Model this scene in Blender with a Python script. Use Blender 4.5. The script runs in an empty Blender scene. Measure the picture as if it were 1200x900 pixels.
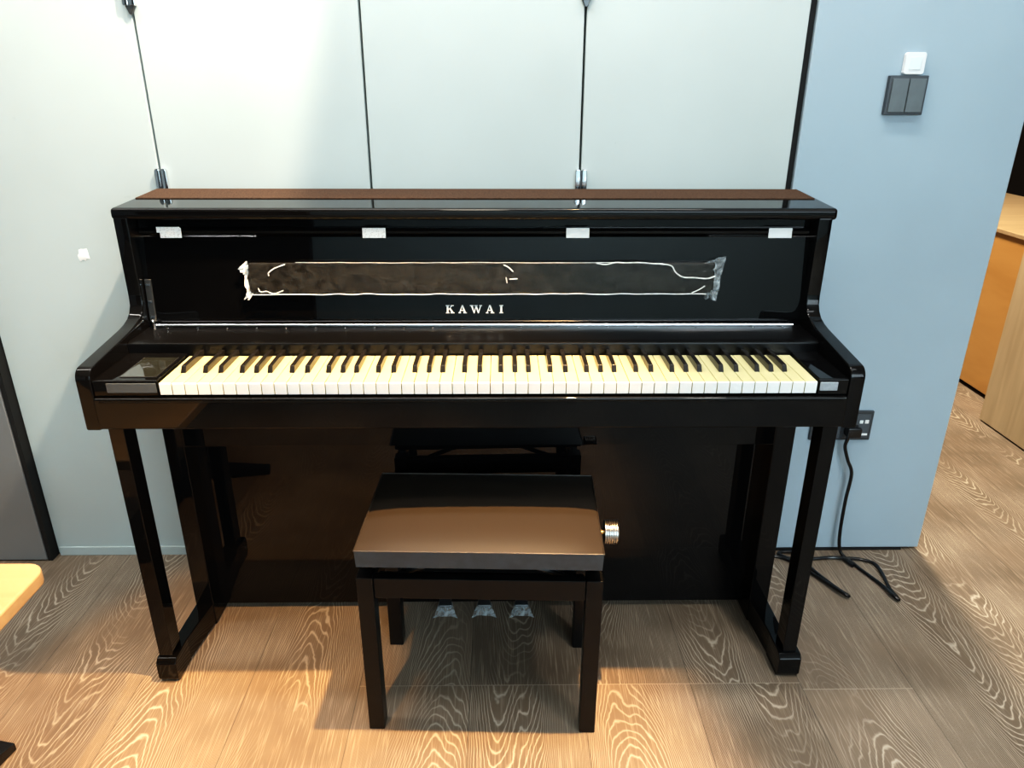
import bpy, bmesh, math, random
from mathutils import Vector, Matrix
random.seed(7)
S = bpy.context.scene
COL = S.collection
PI = math.pi

# ------------------------------------------------------------------ materials
def new_mat(name):
    m = bpy.data.materials.new(name); m.use_nodes = True
    nt = m.node_tree; b = nt.nodes['Principled BSDF']
    return m, nt, b

def simple(name, col, rough=.5, metal=0, spec=.5, coat=0, noise=0, nscale=40, bump=0, bscale=200, trans=0, alpha=1):
    m, nt, b = new_mat(name)
    b.inputs['Roughness'].default_value = rough
    b.inputs['Metallic'].default_value = metal
    b.inputs['Specular IOR Level'].default_value = spec
    b.inputs['Coat Weight'].default_value = coat
    b.inputs['Coat Roughness'].default_value = .02
    b.inputs['Transmission Weight'].default_value = trans
    b.inputs['Alpha'].default_value = alpha
    tc = nt.nodes.new('ShaderNodeTexCoord')
    n = nt.nodes.new('ShaderNodeTexNoise'); n.inputs['Scale'].default_value = nscale; n.inputs['Detail'].default_value = 4
    nt.links.new(tc.outputs['Object'], n.inputs['Vector'])
    r = nt.nodes.new('ShaderNodeValToRGB')
    r.color_ramp.elements[0].position = .3; r.color_ramp.elements[1].position = .7
    r.color_ramp.elements[0].color = tuple(c*(1-noise) for c in col)+(1,)
    r.color_ramp.elements[1].color = tuple(min(1, c*(1+noise)) for c in col)+(1,)
    nt.links.new(n.outputs['Fac'], r.inputs['Fac']); nt.links.new(r.outputs['Color'], b.inputs['Base Color'])
    if bump:
        n2 = nt.nodes.new('ShaderNodeTexNoise'); n2.inputs['Scale'].default_value = bscale; n2.inputs['Detail'].default_value = 3
        nt.links.new(tc.outputs['Object'], n2.inputs['Vector'])
        bp = nt.nodes.new('ShaderNodeBump'); bp.inputs['Strength'].default_value = bump; bp.inputs['Distance'].default_value = .002
        nt.links.new(n2.outputs['Fac'], bp.inputs['Height']); nt.links.new(bp.outputs['Normal'], b.inputs['Normal'])
    return m

M = {}
M['lacquer'] = simple('black_lacquer', (.0035, .0035, .0038), rough=.03, spec=.26, coat=0, noise=.1)
M['lacquer_panel'] = simple('black_lacquer_panel', (.003, .003, .0033), rough=.02, spec=.30, coat=0, noise=.1)
M['lacquer_soft'] = simple('black_lacquer_ledge', (.003, .003, .0033), rough=.30, spec=.30, noise=.1)
M['dark'] = simple('dark_void', (.004, .004, .004), rough=.8, noise=.2)
M['white_key'] = simple('key_top_lamp_tint', (.66, .60, .33), rough=.22, coat=.15, noise=.02)  # yellow of the warm lamp put into the key top colour
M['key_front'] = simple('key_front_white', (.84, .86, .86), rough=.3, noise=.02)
M['black_key'] = simple('key_ebony', (.012, .011, .010), rough=.25, noise=.2)
M['chrome'] = simple('chrome', (.75, .76, .78), rough=.14, metal=1, noise=.03)
M['knob_metal'] = simple('knob_metal', (.42, .41, .40), rough=.28, metal=1, noise=.05)
M['steel'] = simple('hinge_steel', (.72, .75, .78), rough=.2, metal=1, noise=.05)
M['dark_metal'] = simple('dark_metal', (.09, .095, .10), rough=.35, metal=.8, noise=.1)
M['brown_felt'] = simple('brown_felt', (.070, .040, .026), rough=.95, spec=.1, noise=.35, nscale=300, bump=.4, bscale=900)
M['ledge'] = simple('music_ledge_satin', (.006, .005, .0035), rough=.17, spec=.22, noise=.1)
M['bench_wood'] = simple('bench_satin_black', (.004, .0042, .0046), rough=.34, spec=.24, noise=.15, bump=.05)
M['label_white'] = None
M['silver_print'] = simple('silver_print', (.85, .86, .86), rough=.35, metal=.2, noise=.02)
M['screen'] = simple('touch_glass', (.02, .022, .018), rough=.08, spec=.8, coat=1, noise=.2)
M['blue_strip'] = simple('slate_acrylic', (.06, .075, .09), rough=.3, noise=.1)
M['frosted'] = simple('frosted_label', (.32, .36, .40), rough=.4, noise=.15, nscale=120)
M['cable'] = simple('cable_rubber', (.006, .006, .007), rough=.25, noise=.1)
M['plug_dark'] = simple('switch_slate', (.035, .042, .05), rough=.35, noise=.1)
M['rocker'] = simple('switch_rocker', (.10, .12, .13), rough=.3, noise=.1)
M['white_plastic'] = simple('white_plastic', (.74, .76, .77), rough=.35, noise=.02)
M['pale_plastic'] = simple('pale_plastic', (.72, .80, .82), rough=.35, noise=.02)
M['plaster_white'] = simple('plaster_chip', (.92, .92, .90), rough=.8, noise=.05)
M['gold'] = simple('brass', (.55, .36, .14), rough=.3, metal=1, noise=.1)

def leather():
    m, nt, b = new_mat('brown_black_leather')
    b.inputs['Base Color'].default_value = (.034, .025, .018, 1)
    b.inputs['Roughness'].default_value = .42
    b.inputs['Specular IOR Level'].default_value = .55
    tc = nt.nodes.new('ShaderNodeTexCoord')
    v = nt.nodes.new('ShaderNodeTexVoronoi'); v.inputs['Scale'].default_value = 420
    nt.links.new(tc.outputs['Object'], v.inputs['Vector'])
    bp = nt.nodes.new('ShaderNodeBump'); bp.inputs['Strength'].default_value = .08; bp.inputs['Distance'].default_value = .001
    nt.links.new(v.outputs['Distance'], bp.inputs['Height']); nt.links.new(bp.outputs['Normal'], b.inputs['Normal'])
    return m
M['leather'] = leather()

M['leather_side'] = simple('leather_side_cool_tint', (.040, .050, .060), rough=.4, spec=.5, noise=.15, nscale=60, bump=.15, bscale=700)  # same leather, cool light on the cushion sides mixed into its colour

def label_mat():
    m, nt, b = new_mat('printed_label')
    tc = nt.nodes.new('ShaderNodeTexCoord')
    mp = nt.nodes.new('ShaderNodeMapping'); mp.inputs['Scale'].default_value = (260, 1, 420)
    nt.links.new(tc.outputs['Object'], mp.inputs['Vector'])
    n = nt.nodes.new('ShaderNodeTexNoise'); n.inputs['Scale'].default_value = 1.0; n.inputs['Detail'].default_value = 1
    nt.links.new(mp.outputs['Vector'], n.inputs['Vector'])
    r = nt.nodes.new('ShaderNodeValToRGB'); r.color_ramp.interpolation = 'LINEAR'
    r.color_ramp.elements[0].position = .36; r.color_ramp.elements[0].color = (.66, .62, .62, 1)
    r.color_ramp.elements[1].position = .44; r.color_ramp.elements[1].color = (.92, .92, .92, 1)
    nt.links.new(n.outputs['Fac'], r.inputs['Fac']); nt.links.new(r.outputs['Color'], b.inputs['Base Color'])
    b.inputs['Roughness'].default_value = .5
    return m
M['label_white'] = label_mat()

def film_mat(name, tint, white, rough=.12):
    # clear crinkled packing film: mostly see-through, partly milky
    m, nt, b = new_mat(name)
    b.inputs['Base Color'].default_value = tint + (1,)
    b.inputs['Roughness'].default_value = rough
    b.inputs['Specular IOR Level'].default_value = .8
    tc = nt.nodes.new('ShaderNodeTexCoord')
    n = nt.nodes.new('ShaderNodeTexNoise'); n.inputs['Scale'].default_value = 45; n.inputs['Detail'].default_value = 5; n.inputs['Distortion'].default_value = 1.2
    nt.links.new(tc.outputs['Object'], n.inputs['Vector'])
    bp = nt.nodes.new('ShaderNodeBump'); bp.inputs['Strength'].default_value = .7; bp.inputs['Distance'].default_value = .006
    nt.links.new(n.outputs['Fac'], bp.inputs['Height']); nt.links.new(bp.outputs['Normal'], b.inputs['Normal'])
    r = nt.nodes.new('ShaderNodeValToRGB')
    r.color_ramp.elements[0].position = .35; r.color_ramp.elements[0].color = (white*.35,)*3+(1,)
    r.color_ramp.elements[1].position = .72; r.color_ramp.elements[1].color = (min(1, white*1.4),)*3+(1,)
    nt.links.new(n.outputs['Fac'], r.inputs['Fac']); nt.links.new(r.outputs['Color'], b.inputs['Alpha'])
    return m
M['film'] = film_mat('clear_packing_film', (.40, .38, .34), .03, rough=.35)
M['film_crease_glint'] = simple('film_crease_glint', (.85, .84, .80), rough=.3, noise=.3, nscale=120)
M['film_milky'] = film_mat('milky_packing_film', (.72, .80, .85), .45)

def wall_mat(name, col, rough=.55):
    m, nt, b = new_mat(name)
    b.inputs['Roughness'].default_value = rough; b.inputs['Specular IOR Level'].default_value = .35
    g = nt.nodes.new('ShaderNodeNewGeometry')
    n = nt.nodes.new('ShaderNodeTexNoise'); n.inputs['Scale'].default_value = 2.2; n.inputs['Detail'].default_value = 3
    n2 = nt.nodes.new('ShaderNodeTexNoise'); n2.inputs['Scale'].default_value = 17; n2.inputs['Detail'].default_value = 8; n2.inputs['Roughness'].default_value = .7
    for q in (n, n2): nt.links.new(g.outputs['Position'], q.inputs['Vector'])
    r = nt.nodes.new('ShaderNodeValToRGB')
    r.color_ramp.elements[0].position = .3; r.color_ramp.elements[0].color = tuple(c*.93 for c in col)+(1,)
    r.color_ramp.elements[1].position = .7; r.color_ramp.elements[1].color = tuple(c*1.04 for c in col)+(1,)
    nt.links.new(n.outputs['Fac'], r.inputs['Fac'])
    r2 = nt.nodes.new('ShaderNodeValToRGB')      # faint scuffs
    r2.color_ramp.elements[0].position = .20; r2.color_ramp.elements[0].color = (.72, .72, .72, 1)
    r2.color_ramp.elements[1].position = .33; r2.color_ramp.elements[1].color = (1, 1, 1, 1)
    nt.links.new(n2.outputs['Fac'], r2.inputs['Fac'])
    mx = nt.nodes.new('ShaderNodeMix'); mx.data_type = 'RGBA'; mx.blend_type = 'MULTIPLY'; mx.inputs[0].default_value = .7
    nt.links.new(r.outputs['Color'], mx.inputs[6]); nt.links.new(r2.outputs['Color'], mx.inputs[7])
    nt.links.new(mx.outputs[2], b.inputs['Base Color'])
    return m
M['wall'] = wall_mat('wall_paint_grey_blue', (.345, .435, .505))
M['panel_paint'] = wall_mat('panel_paint_grey', (.475, .535, .535))
M['wall_dark'] = wall_mat('wall_paint_taupe', (.20, .20, .20))
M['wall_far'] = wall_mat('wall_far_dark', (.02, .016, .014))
M['wall_room'] = wall_mat('wall_room', (.30, .33, .34))
M['wall_front'] = wall_mat('wall_front_teal', (.42, .52, .54))
M['ceiling'] = wall_mat('ceiling_paint', (.62, .63, .63))

def floor_mat():
    m, nt, b = new_mat('limed_oak_planks')
    L = nt.links
    def node(t, **k):
        n = nt.nodes.new(t)
        for a, v in k.items(): setattr(n, a, v)
        return n
    def math_(op, a, bb=None, c=None):
        n = node('ShaderNodeMath', operation=op)
        for i, v in enumerate((a, bb, c)):
            if v is None: continue
            if isinstance(v, (int, float)): n.inputs[i].default_value = v
            else: L.new(v, n.inputs[i])
        return n.outputs[0]
    g = node('ShaderNodeNewGeometry'); sx = node('ShaderNodeSeparateXYZ'); L.new(g.outputs['Position'], sx.inputs[0])
    X, Y = sx.outputs[0], sx.outputs[1]
    PW = .245
    u = math_('DIVIDE', math_('SUBTRACT', X, .44), PW)
    i = math_('FLOOR', u); lx = math_('SUBTRACT', u, i)
    wn = node('ShaderNodeTexWhiteNoise', noise_dimensions='1D'); L.new(math_('ADD', i, 37.3), wn.inputs['W'])
    rnd = wn.outputs['Value']
    # end joints: planks in the middle line up, the rest are staggered
    inside = math_('MULTIPLY', math_('GREATER_THAN', i, -3.5), math_('LESS_THAN', i, .5))
    off = math_('MULTIPLY', math_('SUBTRACT', 1.0, inside), math_('MULTIPLY', rnd, 1.7))
    PL = 1.7
    v = math_('DIVIDE', math_('ADD', math_('ADD', Y, .003), off), PL)
    j = math_('FLOOR', v); ly = math_('SUBTRACT', v, j)
    wn2 = node('ShaderNodeTexWhiteNoise', noise_dimensions='2D')
    cb = node('ShaderNodeCombineXYZ'); L.new(math_('ADD', i, 11.7), cb.inputs[0]); L.new(math_('ADD', j, 5.2), cb.inputs[1]); L.new(cb.outputs[0], wn2.inputs['Vector'])
    r1 = wn2.outputs['Value']; sc = node('ShaderNodeSeparateColor'); L.new(wn2.outputs['Color'], sc.inputs[0])
    r2, r3 = sc.outputs[1], sc.outputs[2]
    # cathedral grain
    px = math_('ADD', math_('MULTIPLY', math_('SUBTRACT', lx, .5), PW), math_('MULTIPLY', math_('SUBTRACT', r2, .5), .16))
    py = math_('ADD', Y, math_('MULTIPLY', r3, 13.0))
    nv = node('ShaderNodeCombineXYZ'); L.new(math_('MULTIPLY', px, 9.0), nv.inputs[0]); L.new(math_('MULTIPLY', py, 2.2), nv.inputs[1]); L.new(math_('MULTIPLY', r1, 40), nv.inputs[2])
    n1 = node('ShaderNodeTexNoise'); n1.inputs['Scale'].default_value = 1.0; n1.inputs['Detail'].default_value = 2.5; L.new(nv.outputs[0], n1.inputs['Vector'])
    nj = node('ShaderNodeTexNoise'); nj.inputs['Scale'].default_value = 60; nj.inputs['Detail'].default_value = 2; L.new(g.outputs['Position'], nj.inputs['Vector'])
    sgn = math_('SUBTRACT', math_('MULTIPLY', math_('GREATER_THAN', r1, .45), 2.0), 1.0)
    val = math_('ADD', math_('MULTIPLY', math_('MULTIPLY', px, px), 34.0), math_('MULTIPLY', math_('MULTIPLY', py, .62), sgn))
    val = math_('ADD', val, math_('MULTIPLY', n1.outputs['Fac'], .34))
    val = math_('ADD', val, math_('MULTIPLY', nj.outputs['Fac'], .010))
    s = math_('ADD', math_('MULTIPLY', math_('SINE', math_('MULTIPLY', val, 2*PI/.024)), .5), .5)
    ring = math_('POWER', s, 9.0)
    # where rings show (fade them in patches)
    nm = node('ShaderNodeTexNoise'); nm.inputs['Scale'].default_value = 3.2; nm.inputs['Detail'].default_value = 1; L.new(g.outputs['Position'], nm.inputs['Vector'])
    msk = node('ShaderNodeMapRange'); msk.inputs[1].default_value = .36; msk.inputs[2].default_value = .58; L.new(nm.outputs['Fac'], msk.inputs[0])
    ring = math_('MULTIPLY', ring, msk.outputs[0])
    # pores
    fv = node('ShaderNodeCombineXYZ'); L.new(math_('MULTIPLY', X, 330.0), fv.inputs[0]); L.new(math_('MULTIPLY', Y, 11.0), fv.inputs[1]); L.new(math_('MULTIPLY', r1, 20), fv.inputs[2])
    nf = node('ShaderNodeTexNoise'); nf.inputs['Scale'].default_value = 1; nf.inputs['Detail'].default_value = 2; L.new(fv.outputs[0], nf.inputs['Vector'])
    fr = node('ShaderNodeMapRange'); fr.inputs[1].default_value = .52; fr.inputs[2].default_value = .75; L.new(nf.outputs['Fac'], fr.inputs[0])
    base = node('ShaderNodeMix', data_type='RGBA'); L.new(r1, base.inputs[0])
    base.inputs[6].default_value = (.160, .118, .084, 1); base.inputs[7].default_value = (.235, .175, .126, 1)
    nb = node('ShaderNodeTexNoise'); nb.inputs['Scale'].default_value = 7; nb.inputs['Detail'].default_value = 4; L.new(g.outputs['Position'], nb.inputs['Vector'])
    m0 = node('ShaderNodeMix', data_type='RGBA', blend_type='MULTIPLY'); m0.inputs[0].default_value = .5
    rr = node('ShaderNodeMapRange'); rr.inputs[1].default_value = .3; rr.inputs[2].default_value = .7; rr.inputs[3].default_value = .6; rr.inputs[4].default_value = 1.15
    L.new(nb.outputs['Fac'], rr.inputs[0]); L.new(base.outputs[2], m0.inputs[6]); L.new(rr.outputs[0], m0.inputs[7])
    m1 = node('ShaderNodeMix', data_type='RGBA'); L.new(math_('MULTIPLY', fr.outputs[0], .45), m1.inputs[0]); L.new(m0.outputs[2], m1.inputs[6]); m1.inputs[7].default_value = (.50, .41, .31, 1)
    m2 = node('ShaderNodeMix', data_type='RGBA'); L.new(math_('MULTIPLY', ring, .62), m2.inputs[0]); L.new(m1.outputs[2], m2.inputs[6]); m2.inputs[7].default_value = (.66, .57, .46, 1)
    # seams
    e1 = math_('MULTIPLY', math_('MINIMUM', lx, math_('SUBTRACT', 1.0, lx)), PW)
    e2 = math_('MULTIPLY', math_('MINIMUM', ly, math_('SUBTRACT', 1.0, ly)), PL)
    seam = math_('LESS_THAN', e1, .0011)
    m3 = node('ShaderNodeMix', data_type='RGBA'); L.new(math_('MULTIPLY', seam, .55), m3.inputs[0]); L.new(m2.outputs[2], m3.inputs[6]); m3.inputs[7].default_value = (.05, .04, .03, 1)
    m4 = node('ShaderNodeMix', data_type='RGBA'); L.new(math_('MULTIPLY', math_('LESS_THAN', e2, .0012), .5), m4.inputs[0]); L.new(m3.outputs[2], m4.inputs[6]); m4.inputs[7].default_value = (.48, .40, .32, 1)
    L.new(m4.outputs[2], b.inputs['Base Color'])
    b.inputs['Roughness'].default_value = .48; b.inputs['Specular IOR Level'].default_value = .3
    bp = node('ShaderNodeBump'); bp.inputs['Strength'].default_value = .15; bp.inputs['Distance'].default_value = .001
    L.new(math_('SUBTRACT', ring, seam), bp.inputs['Height']); L.new(bp.outputs['Normal'], b.inputs['Normal'])
    return m
M['floor'] = floor_mat()

def wood(name, c1, c2, axis=(3, 3, 40), rough=.4, scale=1.0):
    m, nt, b = new_mat(name)
    tc = nt.nodes.new('ShaderNodeTexCoord'); mp = nt.nodes.new('ShaderNodeMapping'); mp.inputs['Scale'].default_value = axis
    nt.links.new(tc.outputs['Object'], mp.inputs['Vector'])
    n = nt.nodes.new('ShaderNodeTexNoise'); n.inputs['Scale'].default_value = scale; n.inputs['Detail'].default_value = 4; n.inputs['Distortion'].default_value = .6
    nt.links.new(mp.outputs['Vector'], n.inputs['Vector'])
    r = nt.nodes.new('ShaderNodeValToRGB')
    r.color_ramp.elements[0].position = .32; r.color_ramp.elements[0].color = c1+(1,)
    r.color_ramp.elements[1].position = .68; r.color_ramp.elements[1].color = c2+(1,)
    nt.links.new(n.outputs['Fac'], r.inputs['Fac']); nt.links.new(r.outputs['Color'], b.inputs['Base Color'])
    b.inputs['Roughness'].default_value = rough
    return m
M['seat_wood'] = wood('pale_seat_wood', (.36, .25, .14), (.44, .31, .18), (2, 25, 25))
M['counter_wood'] = wood('pale_counter_wood', (.46, .34, .21), (.58, .45, .29), (30, 22, 2.0))
M['orange_wood'] = wood('orange_cabinet_wood', (.48, .24, .07), (.58, .31, .10), (9, 2.2, 7))

# ------------------------------------------------------------------ mesh helpers
def box(bm, x0, x1, y0, y1, z0, z1, bev=0, seg=2, mi=0):
    t = bmesh.new()
    bmesh.ops.create_cube(t, size=1)
    bmesh.ops.scale(t, vec=(abs(x1-x0), abs(y1-y0), abs(z1-z0)), verts=t.verts)
    bmesh.ops.translate(t, vec=((x0+x1)/2, (y0+y1)/2, (z0+z1)/2), verts=t.verts)
    if bev: bmesh.ops.bevel(t, geom=t.edges[:], offset=bev, segments=seg, profile=.5, affect='EDGES')
    merge(bm, t, mi); return bm

def merge(bm, t, mi=0):
    for f in t.faces: f.material_index = mi
    me = bpy.data.meshes.new('tmp'); t.to_mesh(me); t.free()
    bm.from_mesh(me); bpy.data.meshes.remove(me)

def prism(bm, pts, axis, a0, a1, bev=0, seg=2, mi=0):
    """extrude a 2-D polygon along an axis: 'x' -> pts are (y,z); 'y' -> (x,z); 'z' -> (x,y)"""
    t = bmesh.new()
    def P(p, a):
        return {'x': (a, p[0], p[1]), 'y': (p[0], a, p[1]), 'z': (p[0], p[1], a)}[axis]
    lo = [t.verts.new(P(p, a0)) for p in pts]; hi = [t.verts.new(P(p, a1)) for p in pts]
    t.faces.new(lo); t.faces.new(hi[::-1])
    n = len(pts)
    for k in range(n): t.faces.new((lo[k], hi[k], hi[(k+1) % n], lo[(k+1) % n]))
    bmesh.ops.recalc_face_normals(t, faces=t.faces)
    if bev:
        es = [e for e in t.edges if e.calc_face_angle(0) > .5]
        bmesh.ops.bevel(t, geom=es, offset=bev, segments=seg, profile=.5, affect='EDGES')
    merge(bm, t, mi); return bm

def cyl(bm, p0, p1, r0, r1=None, n=20, mi=0, cap=True):
    r1 = r0 if r1 is None else r1
    p0, p1 = Vector(p0), Vector(p1); d = (p1-p0)
    q = Vector((0, 0, 1)).rotation_difference(d.normalized())
    t = bmesh.new()
    bmesh.ops.create_cone(t, cap_ends=cap, segments=n, radius1=r0, radius2=r1, depth=d.length)
    bmesh.ops.transform(t, matrix=Matrix.Translation((p0+p1)/2) @ q.to_matrix().to_4x4(), verts=t.verts)
    merge(bm, t, mi); return bm

def ball(bm, c, r, sc=(1, 1, 1), n=12, mi=0):
    t = bmesh.new(); bmesh.ops.create_uvsphere(t, u_segments=n, v_segments=max(6, n//2), radius=r)
    bmesh.ops.scale(t, vec=sc, verts=t.verts); bmesh.ops.translate(t, vec=c, verts=t.verts)
    merge(bm, t, mi); return bm

def spline(pts, k=8):
    pts = [Vector(p) for p in pts]; out = []
    for i in range(len(pts)-1):
        a = pts[max(0, i-1)]; b_ = pts[i]; c_ = pts[i+1]; d = pts[min(len(pts)-1, i+2)]
        for s in range(k):
            t = s/k
            out.append(.5*((2*b_) + (c_-a)*t + (2*a-5*b_+4*c_-d)*t*t + (3*b_-a-3*c_+d)*t**3))
    out.append(pts[-1]); return out

def tube(bm, pts, r, k=8, n=10, mi=0):
    P = spline(pts, k) if k > 1 else [Vector(p) for p in pts]
    t = bmesh.new(); rings = []
    nrm = None
    for i, p in enumerate(P):
        d = (P[min(i+1, len(P)-1)]-P[max(i-1, 0)]).normalized()
        if nrm is None: nrm = d.orthogonal().normalized()
        nrm = (nrm - d*nrm.dot(d)).normalized(); bn = d.cross(nrm)
        rr = r[min(len(r)-1, int(i/len(P)*len(r)))] if isinstance(r, (list, tuple)) else r
        rings.append([t.verts.new(p + (nrm*math.cos(2*PI*q/n) + bn*math.sin(2*PI*q/n))*rr) for q in range(n)])
    for a, b_ in zip(rings, rings[1:]):
        for q in range(n): t.faces.new((a[q], a[(q+1) % n], b_[(q+1) % n], b_[q]))
    t.faces.new(rings[0][::-1]); t.faces.new(rings[-1])
    merge(bm, t, mi); return bm

def obj(name, bm, mats, parent=None, smooth=True, label=None):
    """link a bmesh given in WORLD coordinates as one object; parented pieces are moved into the parent's frame"""
    if not isinstance(mats, (list, tuple)): mats = [mats]
    org = Vector((0, 0, 0)); p = parent
    while p is not None: org = org + p.location; p = p.parent
    c = Vector((0, 0, 0))
    if parent is not None:
        xs = [v.co for v in bm.verts]
        c = sum(xs, Vector())/len(xs) - org
    else:
        xs = [v.co for v in bm.verts]
        c = Vector(((min(v.x for v in xs)+max(v.x for v in xs))/2, (min(v.y for v in xs)+max(v.y for v in xs))/2, min(v.z for v in xs)))
    bmesh.ops.translate(bm, vec=-(org+c), verts=bm.verts)
    me = bpy.data.meshes.new(name); bm.to_mesh(me); bm.free()
    for m in mats: me.materials.append(m)
    if smooth:
        me.shade_smooth()
        try: me.set_sharp_from_angle(angle=math.radians(35))
        except Exception: pass
    o = bpy.data.objects.new(name, me); COL.objects.link(o)
    if smooth:
        wn_ = o.modifiers.new('even_shading', 'WEIGHTED_NORMAL'); wn_.keep_sharp = True; wn_.weight = 100
    o.location = c
    if parent: o.parent = parent
    if label: o['label'] = label
    return o

def thing(name, label, cat, loc, group=None):
    o = bpy.data.objects.new(name, None); COL.objects.link(o); o.location = loc
    o['label'] = label; o['category'] = cat
    if group: o['group'] = group
    return o
def tag(o, label, cat, group=None):
    o['label'] = label; o['category'] = cat
    if group: o['group'] = group
    return o
def struct(name, bm, m, parent=None, smooth=True):
    o = obj(name, bm, m, parent, smooth)
    if parent is None: o['kind'] = 'structure'
    return o
B = bmesh.new

# ------------------------------------------------------------------ the room
CEIL = 2.65
struct('floor', box(B(), -3.2, 3.4, -5.0, 4.2, -.06, 0), M['floor'])
struct('ceiling', box(B(), -3.2, 3.4, -5.0, 4.2, CEIL, CEIL+.06), M['ceiling'])
struct('wall_left', box(B(), -3.26, -3.2, -5.0, 4.2, 0, CEIL), M['wall_room'])
struct('wall_front', box(B(), -1.7, 3.4, -5.06, -5.0, 0, CEIL), M['wall_front'])
struct('reflected_dark_wall', box(B(), -3.2, -1.7, -5.06, -4.9, 0, CEIL), M['wall_far'])  # unseen dark piece added to darken the upper panel's reflection
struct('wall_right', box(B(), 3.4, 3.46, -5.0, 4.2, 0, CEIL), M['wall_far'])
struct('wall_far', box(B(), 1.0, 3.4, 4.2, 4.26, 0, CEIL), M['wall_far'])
struct('wall_back', box(B(), -3.2, 1.17, .535, .66, 0, CEIL), M['dark'])
WY = .5
SE = [-1.237, -.764, -.281, .204]
GAP = .0026
def door_panel(n, x0, x1, y0=WY, m='panel_paint', z0=.004):
    return struct('door_%d' % n, box(B(), x0, x1, y0, y0+.034, z0, CEIL, .0015, 1), M[m])
door_panel(1, -3.2, -1.247, .468, 'wall_dark')
d2 = door_panel(2, -1.231, SE[1]-GAP)
d3 = door_panel(3, SE[1]+GAP, SE[2]-GAP)
d4 = door_panel(4, SE[2]+GAP, SE[3]-GAP)
d5 = door_panel(5, SE[3]+GAP, .688)
# fixed wall piece right of the folding panels, free end at the passage
struct('wall_right_end', box(B(), .705, 1.214, WY, .66, .008, CEIL, .002, 1), M['wall'])
struct('trim_1', box(B(), -1.245, -1.233, .470, .53, 0, CEIL), M['dark'])
struct('trim_2', box(B(), .6885, .7045, .512, .534, 0, CEIL), M['dark'])
struct('baseboard_left', box(B(), -1.225, SE[1]-.004, WY-.006, WY, 0, .027, .001, 1), M['panel_paint'])
struct('wall_base_gap', box(B(), .70, 1.165, WY-.002, WY+.02, 0, .0078), M['dark'])  # dark strip standing in for the black gap under the end wall
def hinge(parent, x, z0, z1):
    bm = B()
    for dx in (-.0075, .0075):
        prism(bm, [(x+dx-.0062, z0), (x+dx+.0062, z0), (x+dx+.0062, z1-.006), (x+dx+.0035, z1), (x+dx-.0035, z1), (x+dx-.0062, z1-.006)], 'y', WY-.012, WY, .0025, 2)
    box(bm, x-.0016, x+.0016, WY-.007, WY, z0, z1-.004, mi=1)
    o = obj('hinge', bm, [M['chrome'], M['dark_metal']], parent, label='chrome hinge'); return o
hinge(d2, SE[1]+.005, .945, 1.055); hinge(d2, SE[1], 1.387, 1.50)
hinge(d4, SE[3]+.002, .945, 1.055); hinge(d4, SE[3], 1.405, 1.52)
for x, z in ((SE[1], 1.387), (SE[3], 1.405)):
    bm = B(); prism(bm, [(x-.003, z-.016), (x+.003, z-.016), (x+.010, z+.001), (x-.010, z+.001)], 'y', WY-.009, WY, .001, 1)
    obj('hinge_tip', bm, M['dark_metal'], d2 if x < 0 else d4)

# ------------------------------------------------------------------ upright piano
XL, XR = -.763, .700; XC = (XL+XR)/2
P = thing('upright_piano', 'glossy black upright piano with open keyboard against the grey panelled wall', 'piano', (XC, .25, 0))
TILT = math.radians(4.5)
LEAN = {'upper_panel', 'music_ledge', 'film_crease_glint', 'film_flap', 'plastic_film', 'logo_lettering', 'paper_tab', 'lid_stay'}
def part(name, bm, m, parent=P, label=None, smooth=True):
    if name in LEAN or parent.name == 'lid_stay':      # the opened fall leans back a little
        if name not in ('upper_panel', 'lid_stay', 'screw'): bmesh.ops.translate(bm, vec=(0, 0, .007), verts=bm.verts)
        bmesh.ops.rotate(bm, cent=(0, .262, .752), matrix=Matrix.Rotation(-TILT, 3, 'X'), verts=bm.verts)
    return obj(name, bm, M[m] if isinstance(m, str) else m, parent, smooth, label)
ZB, ZA = .628, .752
def arc(cx, cz, r, a0, a1, n):
    return [(cx+r*math.cos(math.radians(a0+(a1-a0)*k/n)), cz+r*math.sin(math.radians(a0+(a1-a0)*k/n))) for k in range(n+1)]
YS = .247      # front edge of the upper case sides
prof = [(0, ZB), (0, ZA-.022)] + arc(.022, ZA-.022, .022, 175, 95, 5) + [(.18, .769)] + \
       [(.205, .7735), (.224, .780), (.237, .790), (.245, .803), (.247, .82)] + [(YS, .83), (YS, .985), (.452, .985), (.452, ZB)]
for x0, x1 in ((XL, XL+.029), (XR-.029, XR)):
    part('case_side', prism(B(), prof, 'x', x0, x1, .004, 2), 'lacquer')
# lid
YF, YBK = .250, .462
lid = [(YF, .979), (YF, 1.003), (YBK, 1.0125), (YBK, .985)]
lo = part('lid', prism(B(), lid, 'x', XL-.005, XR+.010, .0075, 4), 'lacquer')
def lz(y): return 1.003+(y-YF)/(YBK-YF)*.0095
bm = B(); y0, y1 = .350, .460
t = [(y0, lz(y0)+.0001), (y0, lz(y0)+.002), (y1, lz(y1)+.002), (y1, lz(y1)+.0001)]
prism(bm, t, 'x', XL+.004, XR-.002)
part('lid_strip', bm, 'brown_felt', lo, 'matte brown strip along the back of the lid')
# rail under the lid + top edge
part('top_rail', box(B(), XL+.029, XR-.029, (.285), .45, .957, .979, .003), 'lacquer')
# upper front panel (upright fallboard) with rounded top edge
YP = .262
pf = [(YP, .752), (YP, .941), (YP-.004, .9455), (YP-.008, .949), (YP-.009, .954), (YP-.006, .959), (YP+.002, .961), (YP+.03, .961), (YP+.03, .752)]
up = part('upper_panel', prism(B(), pf, 'x', XL+.0295, XR-.0295), 'lacquer_panel')
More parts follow.
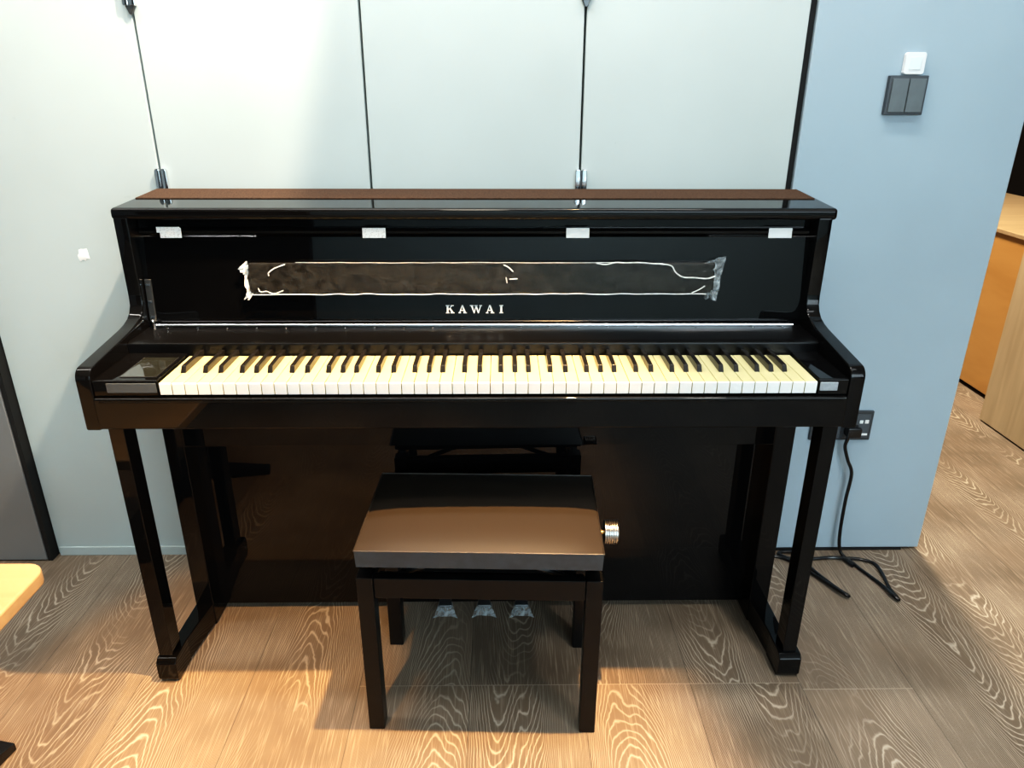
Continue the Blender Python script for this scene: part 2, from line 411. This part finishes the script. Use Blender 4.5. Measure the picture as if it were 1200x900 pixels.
# music ledge with film
LX0, LX1, LZ0, LZ1 = -.508, .472, .8175, .882
led = part('music_ledge', box(B(), LX0, LX1, YP-.014, YP, LZ0, LZ1, .004, 3), 'ledge', P, 'dark brown satin bar still wrapped in clear film')
def rp(): return random.uniform(-1, 1)
bm = B()
# white tubes drawn as highlights on creases along edges and ends
def crease_glint(pts, r): tube(bm, [(x, y, z) for x, y, z in pts], r, 4, 6)
yf = YP-.0165
crease_glint([(LX0+.004+.03*k, yf+.001*rp(), LZ0-.0012+.0012*rp()) for k in range(33)], .0011)
crease_glint([(LX0+.10+.03*k, yf+.001*rp(), LZ1+.0008+.0006*rp()) for k in range(24)], .0005)
crease_glint([(.22+.02*k, yf, LZ1-.001+.0025*rp()) for k in range(8)], .0012)
crease_glint([(.355, yf, LZ1-.002), (.378, yf, LZ1-.006), (.388, yf, LZ1-.020), (.405, yf, LZ1-.030), (.43, yf, LZ1-.031), (.455, yf, LZ1-.033), (.472, yf, LZ1-.028)], .0014)
crease_glint([(.425, yf, LZ0+.001), (.44, yf, LZ0+.008), (.452, yf, LZ0+.016)], .0011)
crease_glint([(LX0+.018, yf, LZ0+.012), (LX0+.022, yf, LZ0+.004), (LX0+.035, yf, LZ0+.005), (LX0+.05, yf, LZ0), (LX0+.07, yf, LZ0+.007)], .0011)
crease_glint([(LX0+.078, yf, LZ1-.003), (LX0+.058, yf, LZ1-.010), (LX0+.043, yf, LZ1-.020), (LX0+.043, yf, LZ1-.027)], .0012)
crease_glint([(.026, yf, LZ1-.004), (.036, yf, LZ1-.009), (.046, yf, LZ1-.018)], .0012)
crease_glint([(.038, yf, LZ1-.034), (.055, yf, LZ1-.033)], .0012); crease_glint([(.031, yf, LZ1-.030), (.033, yf, LZ1-.042)], .0011)
part('film_crease_glint', bm, 'film_crease_glint', led, 'white tubes as glints on the wrinkled packing film')
def crumple(bm, quad, nu, nv, amp, rnd):
    # quad: 4 corners (x,z) ; a wavy sheet standing off the panel
    t = bmesh.new(); g = []
    for a in range(nu+1):
        row = []
        for b_ in range(nv+1):
            u, v = a/nu, b_/nv
            x = (quad[0][0]*(1-u)+quad[1][0]*u)*(1-v)+(quad[3][0]*(1-u)+quad[2][0]*u)*v
            z = (quad[0][1]*(1-u)+quad[1][1]*u)*(1-v)+(quad[3][1]*(1-u)+quad[2][1]*u)*v
            e = .0025*rnd.uniform(-1, 1)
            row.append(t.verts.new((x+e, YP-.008+amp*rnd.uniform(-1, .5), z+e)))
        g.append(row)
    for a in range(nu):
        for b_ in range(nv): t.faces.new((g[a][b_], g[a+1][b_], g[a+1][b_+1], g[a][b_+1]))
    merge(bm, t)
R1 = random.Random(3)
bm = B()
crumple(bm, [(.442, .8795), (.493, .895), (.481, .800), (.454, .806)], 6, 9, .007, R1)
part('film_flap', bm, 'film_milky', led, 'milky loose end of the clear packing film')
bm = B()
crumple(bm, [(-.531, .868), (-.511, .886), (-.507, .872), (-.519, .858)], 4, 4, .006, R1)
crumple(bm, [(-.521, .862), (-.511, .868), (-.510, .822), (-.516, .82)], 3, 6, .005, R1)
crumple(bm, [(-.522, .806), (-.517, .824), (-.500, .822), (-.512, .804)], 4, 3, .006, R1)
part('film_flap', bm, 'film_crease_glint', led, 'crumpled left end of the packing film')
bm = B(); box(bm, LX0-.001, LX1+.001, YP-.0162, YP-.0158, LZ0-.001, LZ1+.001)
part('plastic_film', bm, 'film', led, 'clear packing film over the bar', smooth=False)
# lettering KAWAI as serif letters
bm = B()
LH = .0175; LZ = .772; yl0, yl1 = YP-.0016, YP
def stroke(x, pts):   # polygon in letter units (0..1 height)
    prism(bm, [(x+a*LH, LZ+b_*LH) for a, b_ in pts], 'y', yl0, yl1)
def serif(x, a0, a1, z): stroke(x, [(a0, z), (a1, z), (a1, z+.1), (a0, z+.1)])
def let_A(x):
    stroke(x, [(.10, .05), (.20, .05), (.53, 1), (.43, 1)]); stroke(x, [(.40, 1), (.58, 1), (.93, .05), (.70, .05)])
    stroke(x, [(.24, .30), (.72, .30), (.68, .40), (.28, .40)]); serif(x, 0, .32, 0); serif(x, .60, 1.03, 0)
def let_K(x):
    stroke(x, [(.12, .05), (.34, .05), (.34, .95), (.12, .95)]); stroke(x, [(.34, .40), (.34, .52), (.72, .95), (.84, .95)])
    stroke(x, [(.44, .58), (.56, .70), (.96, .05), (.70, .05)]); serif(x, 0, .46, 0); serif(x, 0, .46, .9); serif(x, .58, .98, .9); serif(x, .58, 1.05, 0)
def let_W(x):
    stroke(x, [(.10, .95), (.34, .95), (.56, 0), (.46, 0)]); stroke(x, [(.46, 0), (.56, 0), (.80, .95), (.70, .95)])
    stroke(x, [(.62, .95), (.86, .95), (1.08, 0), (.98, 0)]); stroke(x, [(.98, 0), (1.08, 0), (1.36, .95), (1.26, .95)])
    serif(x, 0, .44, .9); serif(x, .54, .94, .9); serif(x, 1.14, 1.48, .9)
def let_I(x):
    stroke(x, [(.12, .05), (.36, .05), (.36, .95), (.12, .95)]); serif(x, 0, .48, 0); serif(x, 0, .48, .9)
let_K(-.0985); let_A(-.0715); let_W(-.0465); let_A(-.0125); let_I(.0165)
part('logo_lettering', bm, 'silver_print', up, 'silver serif capital lettering', smooth=False)
# four paper tabs hanging at the top edge of the panel
for k, (x0, x1) in enumerate(((-.682, -.638), (-.266, -.218), (.156, .204), (.578, .627))):
    bm = B(); box(bm, x0, x1, YP-.0105, YP-.0096, .933, .9535, .0004, 1)
    if k == 0: box(bm, x0-.006, x1-.002, YP-.0115, YP-.0107, .944, .9555, .0003, 1)
    part('paper_tab', bm, 'label_white' if k in (0, 1) else 'white_plastic', P, 'white paper tab', smooth=False)
# continuous hinge below the upright panel
hg = part('piano_hinge', box(bm := B(), XL+.045, XR-.05, YP-.012, YP-.0005, .752, .757, .001, 1) or bm, 'steel', P, 'bright steel strip hinge with screws')
bm = B(); cyl(bm, (XL+.045, YP-.014, .7575), (XR-.05, YP-.014, .7575), .0028, n=10)
part('hinge_barrel', bm, 'steel', hg)
for k in range(22):
    x = XL+.075+k*(XR-XL-.15)/21
    bm = B(); ball(bm, (x, YP-.022, .7537), .0023, (1, 1, .5), 10)
    part('screw', bm, 'chrome', hg)
# fallboard ledge between keys and upper panel
fb = [(.152, .716), (.152, .7455), (.153, .7485), (.1565, .7505), (.17, .752), (.20, .752), (YP+.02, .752), (YP+.02, .716)]
part('fallboard_ledge', prism(B(), fb, 'x', XL+.0295, XR-.0295), 'lacquer_soft')
# folding stay with screws at the left
st = part('lid_stay', box(B(), -.7325, -.7185, YP-.004, YP, .762, .853, .0012, 1), 'dark_metal', P, 'dark metal stay plate with screws')
for z in (.842, .806, .773):
    bm = B(); cyl(bm, (-.728, YP-.0055, z), (-.728, YP-.0038, z), .0022, n=10); cyl(bm, (-.723, YP-.0055, z), (-.723, YP-.0038, z), .0022, n=10)
    part('screw', bm, 'chrome', st)
bm = B(); tube(bm, [(-.724, YP-.006, .764), (-.719, .245, .760), (-.712, .232, .753)], .0028, 4, 8)
ball(bm, (-.724, YP-.008, .764), .004)
part('stay_link', bm, 'steel', P, 'bright metal pivot of the lid stay')
# key bed, key slip
part('key_bed', box(B(), XL+.0295, XR-.0295, .012, .45, .632, .698, .002), 'lacquer')
part('key_slip', box(B(), XL+.0295, XR-.0295, -.008, .012, .634, .697, .004, 3), 'lacquer_panel')
part('slip_edge', box(B(), XL+.040, XR-.040, -.0095, -.0075, .6885, .6915, .0008, 1), 'lacquer', P)
part('key_bed_back', box(B(), XL+.0295, XR-.0295, .155, .44, .698, .7155), 'dark')
# key blocks
kbL = part('key_block', prism(B(), [(.002, .698), (.002, .7275), (.005, .7295), (.152, .7295), (.152, .698)], 'x', XL+.0295, -.6145, .0012, 1), 'lacquer', P, 'glossy end block holding the touch panel')
bm = B(); prism(bm, [(-.6885, .020), (-.6225, .020), (-.6225, .122), (-.6885, .122)], 'z', .7295, .7307)
ts = part('touch_screen', bm, 'screen', kbL, 'dark glass touch screen', smooth=False)
bm = B(); prism(bm, [(-.6895, .019), (-.6885, .019), (-.6885, .123), (-.6895, .123)], 'z', .7295, .7309)
prism(bm, [(-.6895, .017), (-.6215, .017), (-.6215, .0195), (-.6895, .0195)], 'z', .7295, .7309)
prism(bm, [(-.6225, .019), (-.6215, .019), (-.6215, .123), (-.6225, .123)], 'z', .7295, .7309)
part('screen_bezel', bm, 'dark_metal', ts, smooth=False)
part('front_strip', box(B(), -.708, -.6165, -.0005, .002, .7055, .7245, .0008, 1), 'blue_strip', kbL, 'slate blue front strip')
kbR = part('key_block', prism(B(), [(.002, .698), (.002, .7275), (.005, .7295), (.152, .7295), (.152, .698)], 'x', .6145, XR-.0295, .0012, 1), 'lacquer', P, 'small glossy end block')
part('front_strip', box(B(), .6165, .650, -.0005, .002, .7065, .7235, .0008, 1), 'frosted', kbR, 'frosted grey sticker')
# keys: A0 .. C8
WKW = 1.2225/52
bmw = B(); w = WKW-.0010
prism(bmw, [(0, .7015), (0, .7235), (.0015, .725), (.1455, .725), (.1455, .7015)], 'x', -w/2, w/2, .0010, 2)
me0 = None
x00 = -.61125
names = 'ABCDEFG'
wk0 = None
for k in range(52):
    if k == 0:
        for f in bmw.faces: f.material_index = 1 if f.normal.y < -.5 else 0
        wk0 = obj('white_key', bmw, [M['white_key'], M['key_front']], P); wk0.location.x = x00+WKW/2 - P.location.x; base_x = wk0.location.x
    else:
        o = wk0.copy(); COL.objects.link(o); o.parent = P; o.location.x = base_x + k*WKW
bmb = B(); bw = .0098
t = bmesh.new()
v = [t.verts.new(q) for q in ((-bw/2, .050, .7245), (bw/2, .050, .7245), (bw/2, .1505, .7245), (-bw/2, .1505, .7245),
                              (-bw/2+.0006, .0575, .7375), (bw/2-.0006, .0575, .7375), (bw/2-.0006, .1505, .7375), (-bw/2+.0006, .1505, .7375))]
for f in ((0, 1, 2, 3), (4, 5, 6, 7), (0, 1, 5, 4), (1, 2, 6, 5), (2, 3, 7, 6), (3, 0, 4, 7)): t.faces.new([v[q] for q in f])
bmesh.ops.recalc_face_normals(t, faces=t.faces)
bmesh.ops.bevel(t, geom=t.edges[:], offset=.0010, segments=2, profile=.5, affect='EDGES')
merge(bmb, t)
bk0 = None
dx = {'A': .10, 'C': -.12, 'D': .12, 'F': -.16, 'G': 0}
for k in range(51):
    nme = names[k % 7]
    if nme in 'BE': continue
    x = x00 + (k+1+dx[nme])*WKW
    if bk0 is None:
        bk0 = obj('black_key', bmb, M['black_key'], P); bk0.location.x = x-P.location.x
    else:
        o = bk0.copy(); COL.objects.link(o); o.parent = P; o.location.x = x-P.location.x
# lower case
YLP = .256
for x0, x1 in ((-.725, -.682), (.629, .675)):
    part('lower_side', box(B(), x0, x1, .203, .45, .0, .632, .003), 'lacquer')
part('lower_rail', box(B(), -.682, .629, .196, .24, .493, .632, .003), 'lacquer')
bm = B(); box(bm, -.682, .629, YLP, YLP+.02, .022, .60)
part('lower_panel', bm, 'lacquer_panel', smooth=False)
part('back_panel', box(B(), -.72, .655, .43, .45, .03, .63), 'dark')
part('bottom_board', box(B(), -.682, .629, YLP+.02, .43, .022, .05), 'dark')
# legs with feet and foot rails
for s, x0 in ((-1, -.738), (1, .648)):
    x1 = x0+.031
    lg = part('leg', box(B(), x0, x1, .026, .070, .055, .640, .003), 'lacquer')
    bm = B(); prism(bm, [(.020, 0), (.012, .012), (.012, .052), (.022, .062), (.086, .062), (.086, 0)], 'x', x0-(.004 if s < 0 else .010), x1+.009, .003, 2)
    part('foot', bm, 'lacquer', lg)
    part('foot_rail', prism(B(), [(-.728, .08), (-.698, .08), (-.683, .215), (-.724, .215)] if s < 0 else [(.639, .08), (.674, .08), (.674, .215), (.630, .215)], 'z', .004, .062, .003), 'lacquer')
# pedals in plastic wrap
for k, x in enumerate((-.121, -.024, .069)):
    bm = B()
    pr = [(YLP+.02, .040), (YLP-.006, .044), (.240, .040), (.228, .035), (.224, .031), (.228, .026), (.240, .032), (YLP-.006, .037), (YLP+.02, .033)]
    t = bmesh.new(); prism(t, pr, 'x', x-.014, x+.014, .003, 2)
    for v_ in t.verts:
        if v_.co.y < .246: v_.co.x = x+(v_.co.x-x)*(1.0+.25*min(1, (.246-v_.co.y)/.02))
    merge(bm, t)
    pd = part('pedal', bm, 'dark_metal', P, 'dark metal pedal wrapped in clear plastic')
    bm = B(); Rr = random.Random(20+k); t = bmesh.new(); ring = []
    prof2 = [(.243, .034, .017), (.234, .033, .019), (.226, .030, .021), (.216, .022, .026), (.208, .014, .032)]
    top = [[t.verts.new((x+hw*(q/4-.5)*2, y+Rr.uniform(-.0015, .0015)+(abs(q-2)*.002), z+Rr.uniform(-.002, .002)-(abs(q-2)/2)**2*.009+.001)) for q in range(5)] for y, z, hw in prof2]
    for a, b_ in zip(top, top[1:]):
        for q in range(4): t.faces.new((a[q], a[q+1], b_[q+1], b_[q]))
    for v_ in t.verts: v_.co.z = max(v_.co.z, .0015)
    merge(bm, t); part('plastic_wrap', bm, 'film_milky', pd, 'crumpled clear plastic wrap')

# ------------------------------------------------------------------ piano bench
BX, BY, BR = -.017, .012, math.radians(-1.9)
bench = thing('piano_bench', 'black piano bench with padded leather seat in front of the keyboard', 'bench', (0, 0, 0))
def bpart(name, bm, m, label=None, parent=None, smooth=True): return obj(name, bm, M[m], parent or bench, smooth, label)
HW, HD = .2325, .140
# cushion : boxed with crowned top
def cushion():
    bm = B(); t = bmesh.new(); nx, ny = 24, 16
    HX, HY = HW-.003, HD+.006
    zt, zb = .4425, .407
    def sq(u): return math.copysign(abs(u)**1.0, u)
    g = []
    for a in range(nx+1):
        row = []
        for b_ in range(ny+1):
            u, v = a/nx*2-1, b_/ny*2-1
            cr = (1-abs(u)**6)*(1-abs(v)**5)
            row.append(t.verts.new((u*HX, v*HY, zt+.0075*cr+.004*(1-u*u)*(1-v*v))))
        g.append(row)
    for a in range(nx):
        for b_ in range(ny): t.faces.new((g[a][b_], g[a+1][b_], g[a+1][b_+1], g[a][b_+1]))
    rim = [g[a][0] for a in range(nx+1)] + [g[nx][b_] for b_ in range(1, ny+1)] + [g[a][ny] for a in range(nx-1, -1, -1)] + [g[0][b_] for b_ in range(ny-1, 0, -1)]
    lo_ = [t.verts.new((v_.co.x*.994, v_.co.y*.994, zb)) for v_ in rim]
    n = len(rim)
    for k in range(n): t.faces.new((rim[k], lo_[k], lo_[(k+1) % n], rim[(k+1) % n]))
    t.faces.new(lo_)
    bmesh.ops.recalc_face_normals(t, faces=t.faces)
    merge(bm, t); return bm
cbm = cushion()
for f in cbm.faces: f.material_index = 1 if abs(f.normal.z) < .5 else 0
seat = obj('seat_cushion', cbm, [M['leather'], M['leather_side']], bench, True, 'padded dark leather seat')
bm = B(); HX, HY = HW-.003, HD+.006
tube(bm, [(-HX, -HY, .4425), (-HX*.5, -HY-.0002, .4428), (0, -HY-.0002, .443), (HX*.5, -HY-.0002, .4428), (HX, -HY, .4425)], .0016, 6, 8)
for sx in (-1, 1): tube(bm, [(sx*HX, -HY, .4425), (sx*HX, 0, .4425), (sx*HX, HY, .4425)], .0016, 4, 8)
tube(bm, [(-HX, HY, .4425), (0, HY, .443), (HX, HY, .4425)], .0016, 6, 8)
bpart('piping', bm, 'leather', None, seat)
bpart('seat_board', box(B(), -HW+.012, HW-.012, -HD+.008, HD-.008, .398, .407), 'bench_wood')
# lifting mechanism
bm = B()
for y in (-.085, .085):
    for sx in (-1, 1):
        cyl(bm, (sx*.17, y, .345), (sx*.04, y, .398), .006, n=8)
        box(bm, sx*.17-.02, sx*.17+.02, y-.012, y+.012, .388, .398)
        box(bm, sx*.05-.015, sx*.05+.015, y-.012, y+.012, .385, .398)
    box(bm, -.20, .20, y-.01, y+.01, .337, .347)
cyl(bm, (-.20, 0, .368), (HW+.004, 0, .392), .005, n=10)
mech = bpart('lift_mechanism', bm, 'dark_metal', 'dark metal height lifting mechanism')
for x in (-.095, .05, .10):
    bm = B(); ball(bm, (x, -HD+.022, .396), .0032); bpart('bolt', bm, 'chrome', None, mech)
for sx in (-1, 1):
    for sy in (-1, 1):
        x0, x1 = sorted((sx*HW, sx*(HW-.032))); y0, y1 = sorted((sy*HD, sy*(HD-.034)))
        bpart('leg', box(B(), x0, x1, y0, y1, 0, .378, .0025), 'bench_wood')
for sy in (-1, 1):
    y0, y1 = sorted((sy*(HD-.004), sy*(HD-.024)))
    bpart('apron', box(B(), -HW+.032, HW-.032, y0, y1, .329, .375, .0025), 'bench_wood')
for sx in (-1, 1):
    x0, x1 = sorted((sx*(HW-.004), sx*(HW-.024)))
    bpart('apron', box(B(), x0, x1, -HD+.034, HD-.034, .329, .375, .0025), 'bench_wood')
# knurled knob on the right
bm = B()
kc = .395
t = bmesh.new()
nn = 40; prof3 = [(HW+.012, .014), (HW+.0125, .0220)]
for q in range(6):
    xa = HW+.0135+q*.0044
    prof3 += [(xa, .0246), (xa+.0020, .0246), (xa+.0024, .0205), (xa+.0038, .0205)]
prof3 += [(HW+.0402, .0246), (HW+.0415, .0225), (HW+.042, .010)]
rings = []
for x, r in prof3:
    rings.append([t.verts.new((x, r*math.cos(2*PI*q/nn), kc+r*math.sin(2*PI*q/nn))) for q in range(nn)])
for a, b_ in zip(rings, rings[1:]):
    for q in range(nn): t.faces.new((a[q], a[(q+1) % nn], b_[(q+1) % nn], b_[q]))
t.faces.new(rings[0]); t.faces.new(rings[-1][::-1]); bmesh.ops.recalc_face_normals(t, faces=t.faces)
merge(bm, t)
kn = bpart('adjusting_knob', bm, 'knob_metal', 'knurled chrome height knob', smooth=False)
bm = B(); cyl(bm, (HW-.02, 0, kc), (HW+.013, 0, kc), .0045, n=14); bpart('knob_shaft', bm, 'gold', None, kn)
bench.location = (BX, BY, 0); bench.rotation_euler = (0, 0, BR)

# ------------------------------------------------------------------ wall fittings
sw = thing('light_switch', 'dark slate double rocker light switch on the blue wall', 'light switch', (.923, WY, 1.176))
obj('switch_plate', box(B(), .882, .968, WY-.013, WY, 1.174, 1.256, .0015, 2), M['plug_dark'], sw)
for x0, x1 in ((.888, .9245), (.9262, .963)):
    obj('rocker', box(B(), x0, x1, WY-.0165, WY-.012, 1.1795, 1.2500, .001, 1), M['rocker'], sw)
ws = thing('wall_sensor', 'small white square wall control above the dark switch', 'wall control', (.936, WY, 1.258))
bm = B(); t = bmesh.new(); cx, cz, h = .932, 1.2805, .0225
rr = [(cx+sx*(h-.006)+.006*math.cos(math.radians(a)), cz+sz*(h-.006)+.006*math.sin(math.radians(a))) for sx, sz, a0 in ((1, 1, 0), (-1, 1, 90), (-1, -1, 180), (1, -1, 270)) for a in range(a0, a0+91, 15)]
prism(bm, rr, 'y', WY-.012, WY, .001, 1)
obj('control_body', bm, M['white_plastic'], ws)
obj('control_button', box(B(), cx-.013, cx+.013, WY-.0132, WY-.0115, cz-.013, cz+.013, .0005, 1), M['pale_plastic'], ws)
ol = thing('wall_outlet', 'dark double wall outlet partly hidden behind the piano arm', 'power outlet', (.925, WY, .356))
obj('outlet_plate', box(B(), .842, 1.004, WY-.009, WY, .356, .440, .0015, 2), M['plug_dark'], ol)
for x0, x1 in ((.850, .920), (.926, .996)):
    ins = obj('outlet_insert', box(B(), x0, x1, WY-.011, WY-.008, .364, .432, .001, 1), M['blue_strip'], ol)
obj('usb_port', box(B(), .982, .992, WY-.0125, WY-.0105, .406, .416, .0006, 1), M['white_plastic'], ol)
obj('usb_port', box(B(), .968, .977, WY-.0125, WY-.0105, .406, .415, .0006, 1), M['pale_plastic'], ol)
obj('outlet_bar', box(B(), .962, .994, WY-.0125, WY-.0105, .371, .377, .0006, 1), M['white_plastic'], ol)
# white plaster chip
bm = B(); t = bmesh.new(); ctr = t.verts.new((-.980, WY-.003, .853)); R2 = random.Random(11); rim = []
for q in range(14):
    a = 2*PI*q/14; r = .0175*(1+.42*R2.uniform(-1, .6)); rim.append(t.verts.new((-.980+r*math.cos(a)*.85, WY-.0006, .853+r*math.sin(a))))
for q in range(14): t.faces.new((ctr, rim[q], rim[(q+1) % 14]))
bmesh.ops.recalc_face_normals(t, faces=t.faces); merge(bm, t)
tag(obj('putty_patch', bm, M['plaster_white']), 'small ragged white patch on the grey wall left of the piano', 'wall patch')
# power cable
cb = B()
path = [(.934, .478, .392), (.936, .472, .372), (.934, .474, .345), (.948, .474, .305), (.966, .474, .262), (.964, .474, .18), (.966, .473, .08), (.972, .468, .025), (.985, .455, .006), (1.00, .452, .005),
        (1.03, .445, .005), (1.055, .425, .005), (1.055, .38, .005), (1.045, .32, .005), (1.046, .278, .006), (1.040, .268, .010), (1.033, .285, .012), (1.03, .33, .006), (1.005, .40, .005), (.985, .438, .010), (.95, .455, .006),
        (.90, .452, .005), (.84, .450, .005), (.815, .462, .005), (.805, .478, .005), (.825, .485, .005), (.86, .470, .010), (.865, .43, .005), (.88, .38, .005), (.905, .32, .005), (.921, .29, .006), (.915, .283, .011), (.902, .30, .012), (.875, .36, .008), (.84, .42, .006), (.80, .46, .005), (.74, .468, .005), (.68, .46, .03)]
tube(cb, path, .0047, 7, 10)
tube(cb, [(.975, .455, .007), (.982, .435, .007), (.990, .415, .006)], .0055, 5, 10)
pc = thing('power_cable', 'loose black power cable looping from the wall outlet down onto the floor', 'cable', (.96, .44, 0))
obj('cord', cb, M['cable'], pc)
obj('plug', box(B(), .928, .966, WY-.040, WY-.011, .376, .404, .005, 2), M['cable'], pc)

# ------------------------------------------------------------------ stool at the left
SX1, SY1, SH = -.781, -.165, .45; SXc, SYc = SX1-.245, SY1-.245
stl = thing('stool', 'pale wooden stool seat with dark base at the left edge', 'stool', (SXc, SYc, 0))
h = .245; rc = .035
rr = [(SXc+sx*(h-rc)+rc*math.cos(math.radians(a)), SYc+sy*(h-rc)+rc*math.sin(math.radians(a))) for sx, sy, a0 in ((1, 1, 0), (-1, 1, 90), (-1, -1, 180), (1, -1, 270)) for a in range(a0, a0+91, 10)]
obj('seat', prism(B(), rr, 'z', SH-.028, SH, .005, 3), M['seat_wood'], stl)
cyl(bm := B(), (SXc, SYc, .05), (SXc, SYc, SH-.028), .025, n=24); box(bm, SXc-.11, SXc+.11, SYc-.11, SYc+.11, SH-.036, SH-.028)
obj('column', bm, M['dark_metal'], stl)
bm = B(); tip = Vector((-.972, -.158, 0)); dirv = (tip-Vector((SXc, SYc, 0)))
a0 = math.atan2(dirv.y, dirv.x); ln = dirv.length
for q in range(4):
    a = a0+q*PI/2; t = bmesh.new(); prism(t, [(.0, .012), (.0, .06), (.04, .055), (ln, .018), (ln, .0), (ln-.05, 0)], 'x', -.022, .022, .003, 2)
    bmesh.ops.rotate(t, cent=(0, 0, 0), matrix=Matrix.Rotation(a-PI/2, 3, 'Z'), verts=t.verts)
    bmesh.ops.translate(t, vec=(SXc, SYc, 0), verts=t.verts); merge(bm, t)
obj('star_base', bm, M['cable'], stl)

# ------------------------------------------------------------------ furniture in the passage at the right
ct = thing('wooden_counter', 'pale wooden counter end standing in the passage at the right edge', 'counter', (2.3, .75, 0))
obj('side_board', box(B(), 1.920, 1.945, .2, 1.373, .006, 1.02, .002, 1), M['counter_wood'], ct)
obj('back_board', box(B(), 1.945, 2.62, 1.35, 1.373, .006, 1.02, .002, 1), M['counter_wood'], ct)
obj('counter_top', box(B(), 1.905, 2.64, .19, 1.385, 1.02, 1.05, .003, 1), M['counter_wood'], ct)
cab = thing('low_cabinet', 'low orange wooden cabinet behind the pale counter in the passage', 'cabinet', (2.4, 2.2, 0))
obj('cabinet_body', box(B(), 2.066, 2.75, 1.45, 3.2, .02, .675, .002, 1), M['orange_wood'], cab)
obj('cabinet_top', box(B(), 2.056, 2.76, 1.44, 3.21, .675, .692, .002, 1), M['seat_wood'], cab)
obj('plinth', box(B(), 2.09, 2.74, 1.47, 3.18, 0, .02), M['dark'], cab)

# ------------------------------------------------------------------ light
def spot(name, loc, tgt, power, col, ang, blend, rad):
    l = bpy.data.lights.new(name, 'SPOT'); l.energy = power; l.color = col; l.spot_size = math.radians(ang); l.spot_blend = blend; l.shadow_soft_size = rad
    o = bpy.data.objects.new(name, l); COL.objects.link(o); o.location = loc
    o.rotation_euler = (Vector(tgt)-Vector(loc)).to_track_quat('-Z', 'Y').to_euler(); return o
def area(name, loc, tgt, power, col, sx, sy):
    l = bpy.data.lights.new(name, 'AREA'); l.shape = 'RECTANGLE'; l.size = sx; l.size_y = sy; l.energy = power; l.color = col
    o = bpy.data.objects.new(name, l); COL.objects.link(o); o.location = loc
    o.rotation_euler = (Vector(tgt)-Vector(loc)).to_track_quat('-Z', 'Y').to_euler(); return o
WARM = (1, .57, .22)
spot('ceiling_spot', (.33, -.17, 2.62), (-.50, -.42, 0), 680, WARM, 47, .45, .025)
spot('ceiling_spot', (.32, -.12, 2.62), (-1.15, .45, .75), 270, (1, .82, .60), 29, .35, .025)
spot('ceiling_spot', (-.62, -1.2, 2.62), (-.62, -.02, 0), 300, WARM, 19, .5, .03)
area('window_light', (1.9, -4.3, 1.85), (.5, .5, .8), 74, (.76, .91, 1), 2.6, 1.3)
area('wall_top_fill', (.3, -.4, 2.6), (.3, .6, 1.5), 20, (.92, .98, 1), 2.4, .5)  # added fill without a fixture, brightens the upper wall
area('front_wall_fill', (.9, -3.7, 2.6), (.9, -5, .7), 380, (.80, .93, 1), 3, .4)  # unseen fill added to light the front wall mirrored in the piano
area('passage_light', (1.32, 1.9, 2.6), (1.75, 1.0, .1), 150, (1, .86, .64), .35, .35)
spot('wall_wash_fill', (-.1, -.55, 2.62), (-.25, .5, 1.8), 70, (1, .90, .70), 95, 1, .15)  # added soft spot, washes the wall above the piano
area('wall_strip_fill', (-.75, .05, 2.58), (-.75, .5, 1.45), 50, (1, .97, .90), 3.2, .12)  # unseen strip of fill added for the wall's brighter top
spot('ceiling_spot', (1.0, -1.0, 2.62), (1.0, -.1, 0), 120, (1, .95, .86), 50, 1, .1)
w = bpy.data.worlds.new('World'); S.world = w; w.use_nodes = True
w.node_tree.nodes['Background'].inputs[0].default_value = (.55, .7, .8, 1); w.node_tree.nodes['Background'].inputs[1].default_value = .10

# ------------------------------------------------------------------ camera
cam = bpy.data.cameras.new('camera'); co = bpy.data.objects.new('camera', cam); COL.objects.link(co)
cx, cy, cz, p, ya, r, f = 0.021778559441843027, -1.2652028156176631, 1.239825114345067, 0.3886462717310282, -0.014738420565691046, 0.0030312982901463128, 863.8501154846318
right = Vector((math.cos(ya), math.sin(ya), 0)); f0 = Vector((-math.sin(ya), math.cos(ya), 0)); u0 = Vector((0, 0, 1))
fwd = math.cos(p)*f0-math.sin(p)*u0; up_ = math.sin(p)*f0+math.cos(p)*u0
r2 = math.cos(r)*right+math.sin(r)*up_; u2 = -math.sin(r)*right+math.cos(r)*up_
mw = Matrix((r2, u2, -fwd)).transposed().to_4x4(); mw.translation = (cx, cy, cz)
co.matrix_world = mw
cam.sensor_width = 36; cam.sensor_fit = 'HORIZONTAL'; cam.lens = f*36/1200; cam.clip_start = .02
S.camera = co
S.view_settings.view_transform = 'Standard'
S.view_settings.look = 'None'
S.view_settings.exposure = 0
S.view_settings.gamma = 1
S.view_settings.use_curve_mapping = True
cm = S.view_settings.curve_mapping; cv = cm.curves[3]
for x_, y_ in ((.015, .0085), (.06, .045), (.25, .245), (.6, .64)): cv.points.new(x_, y_)
cm.update()
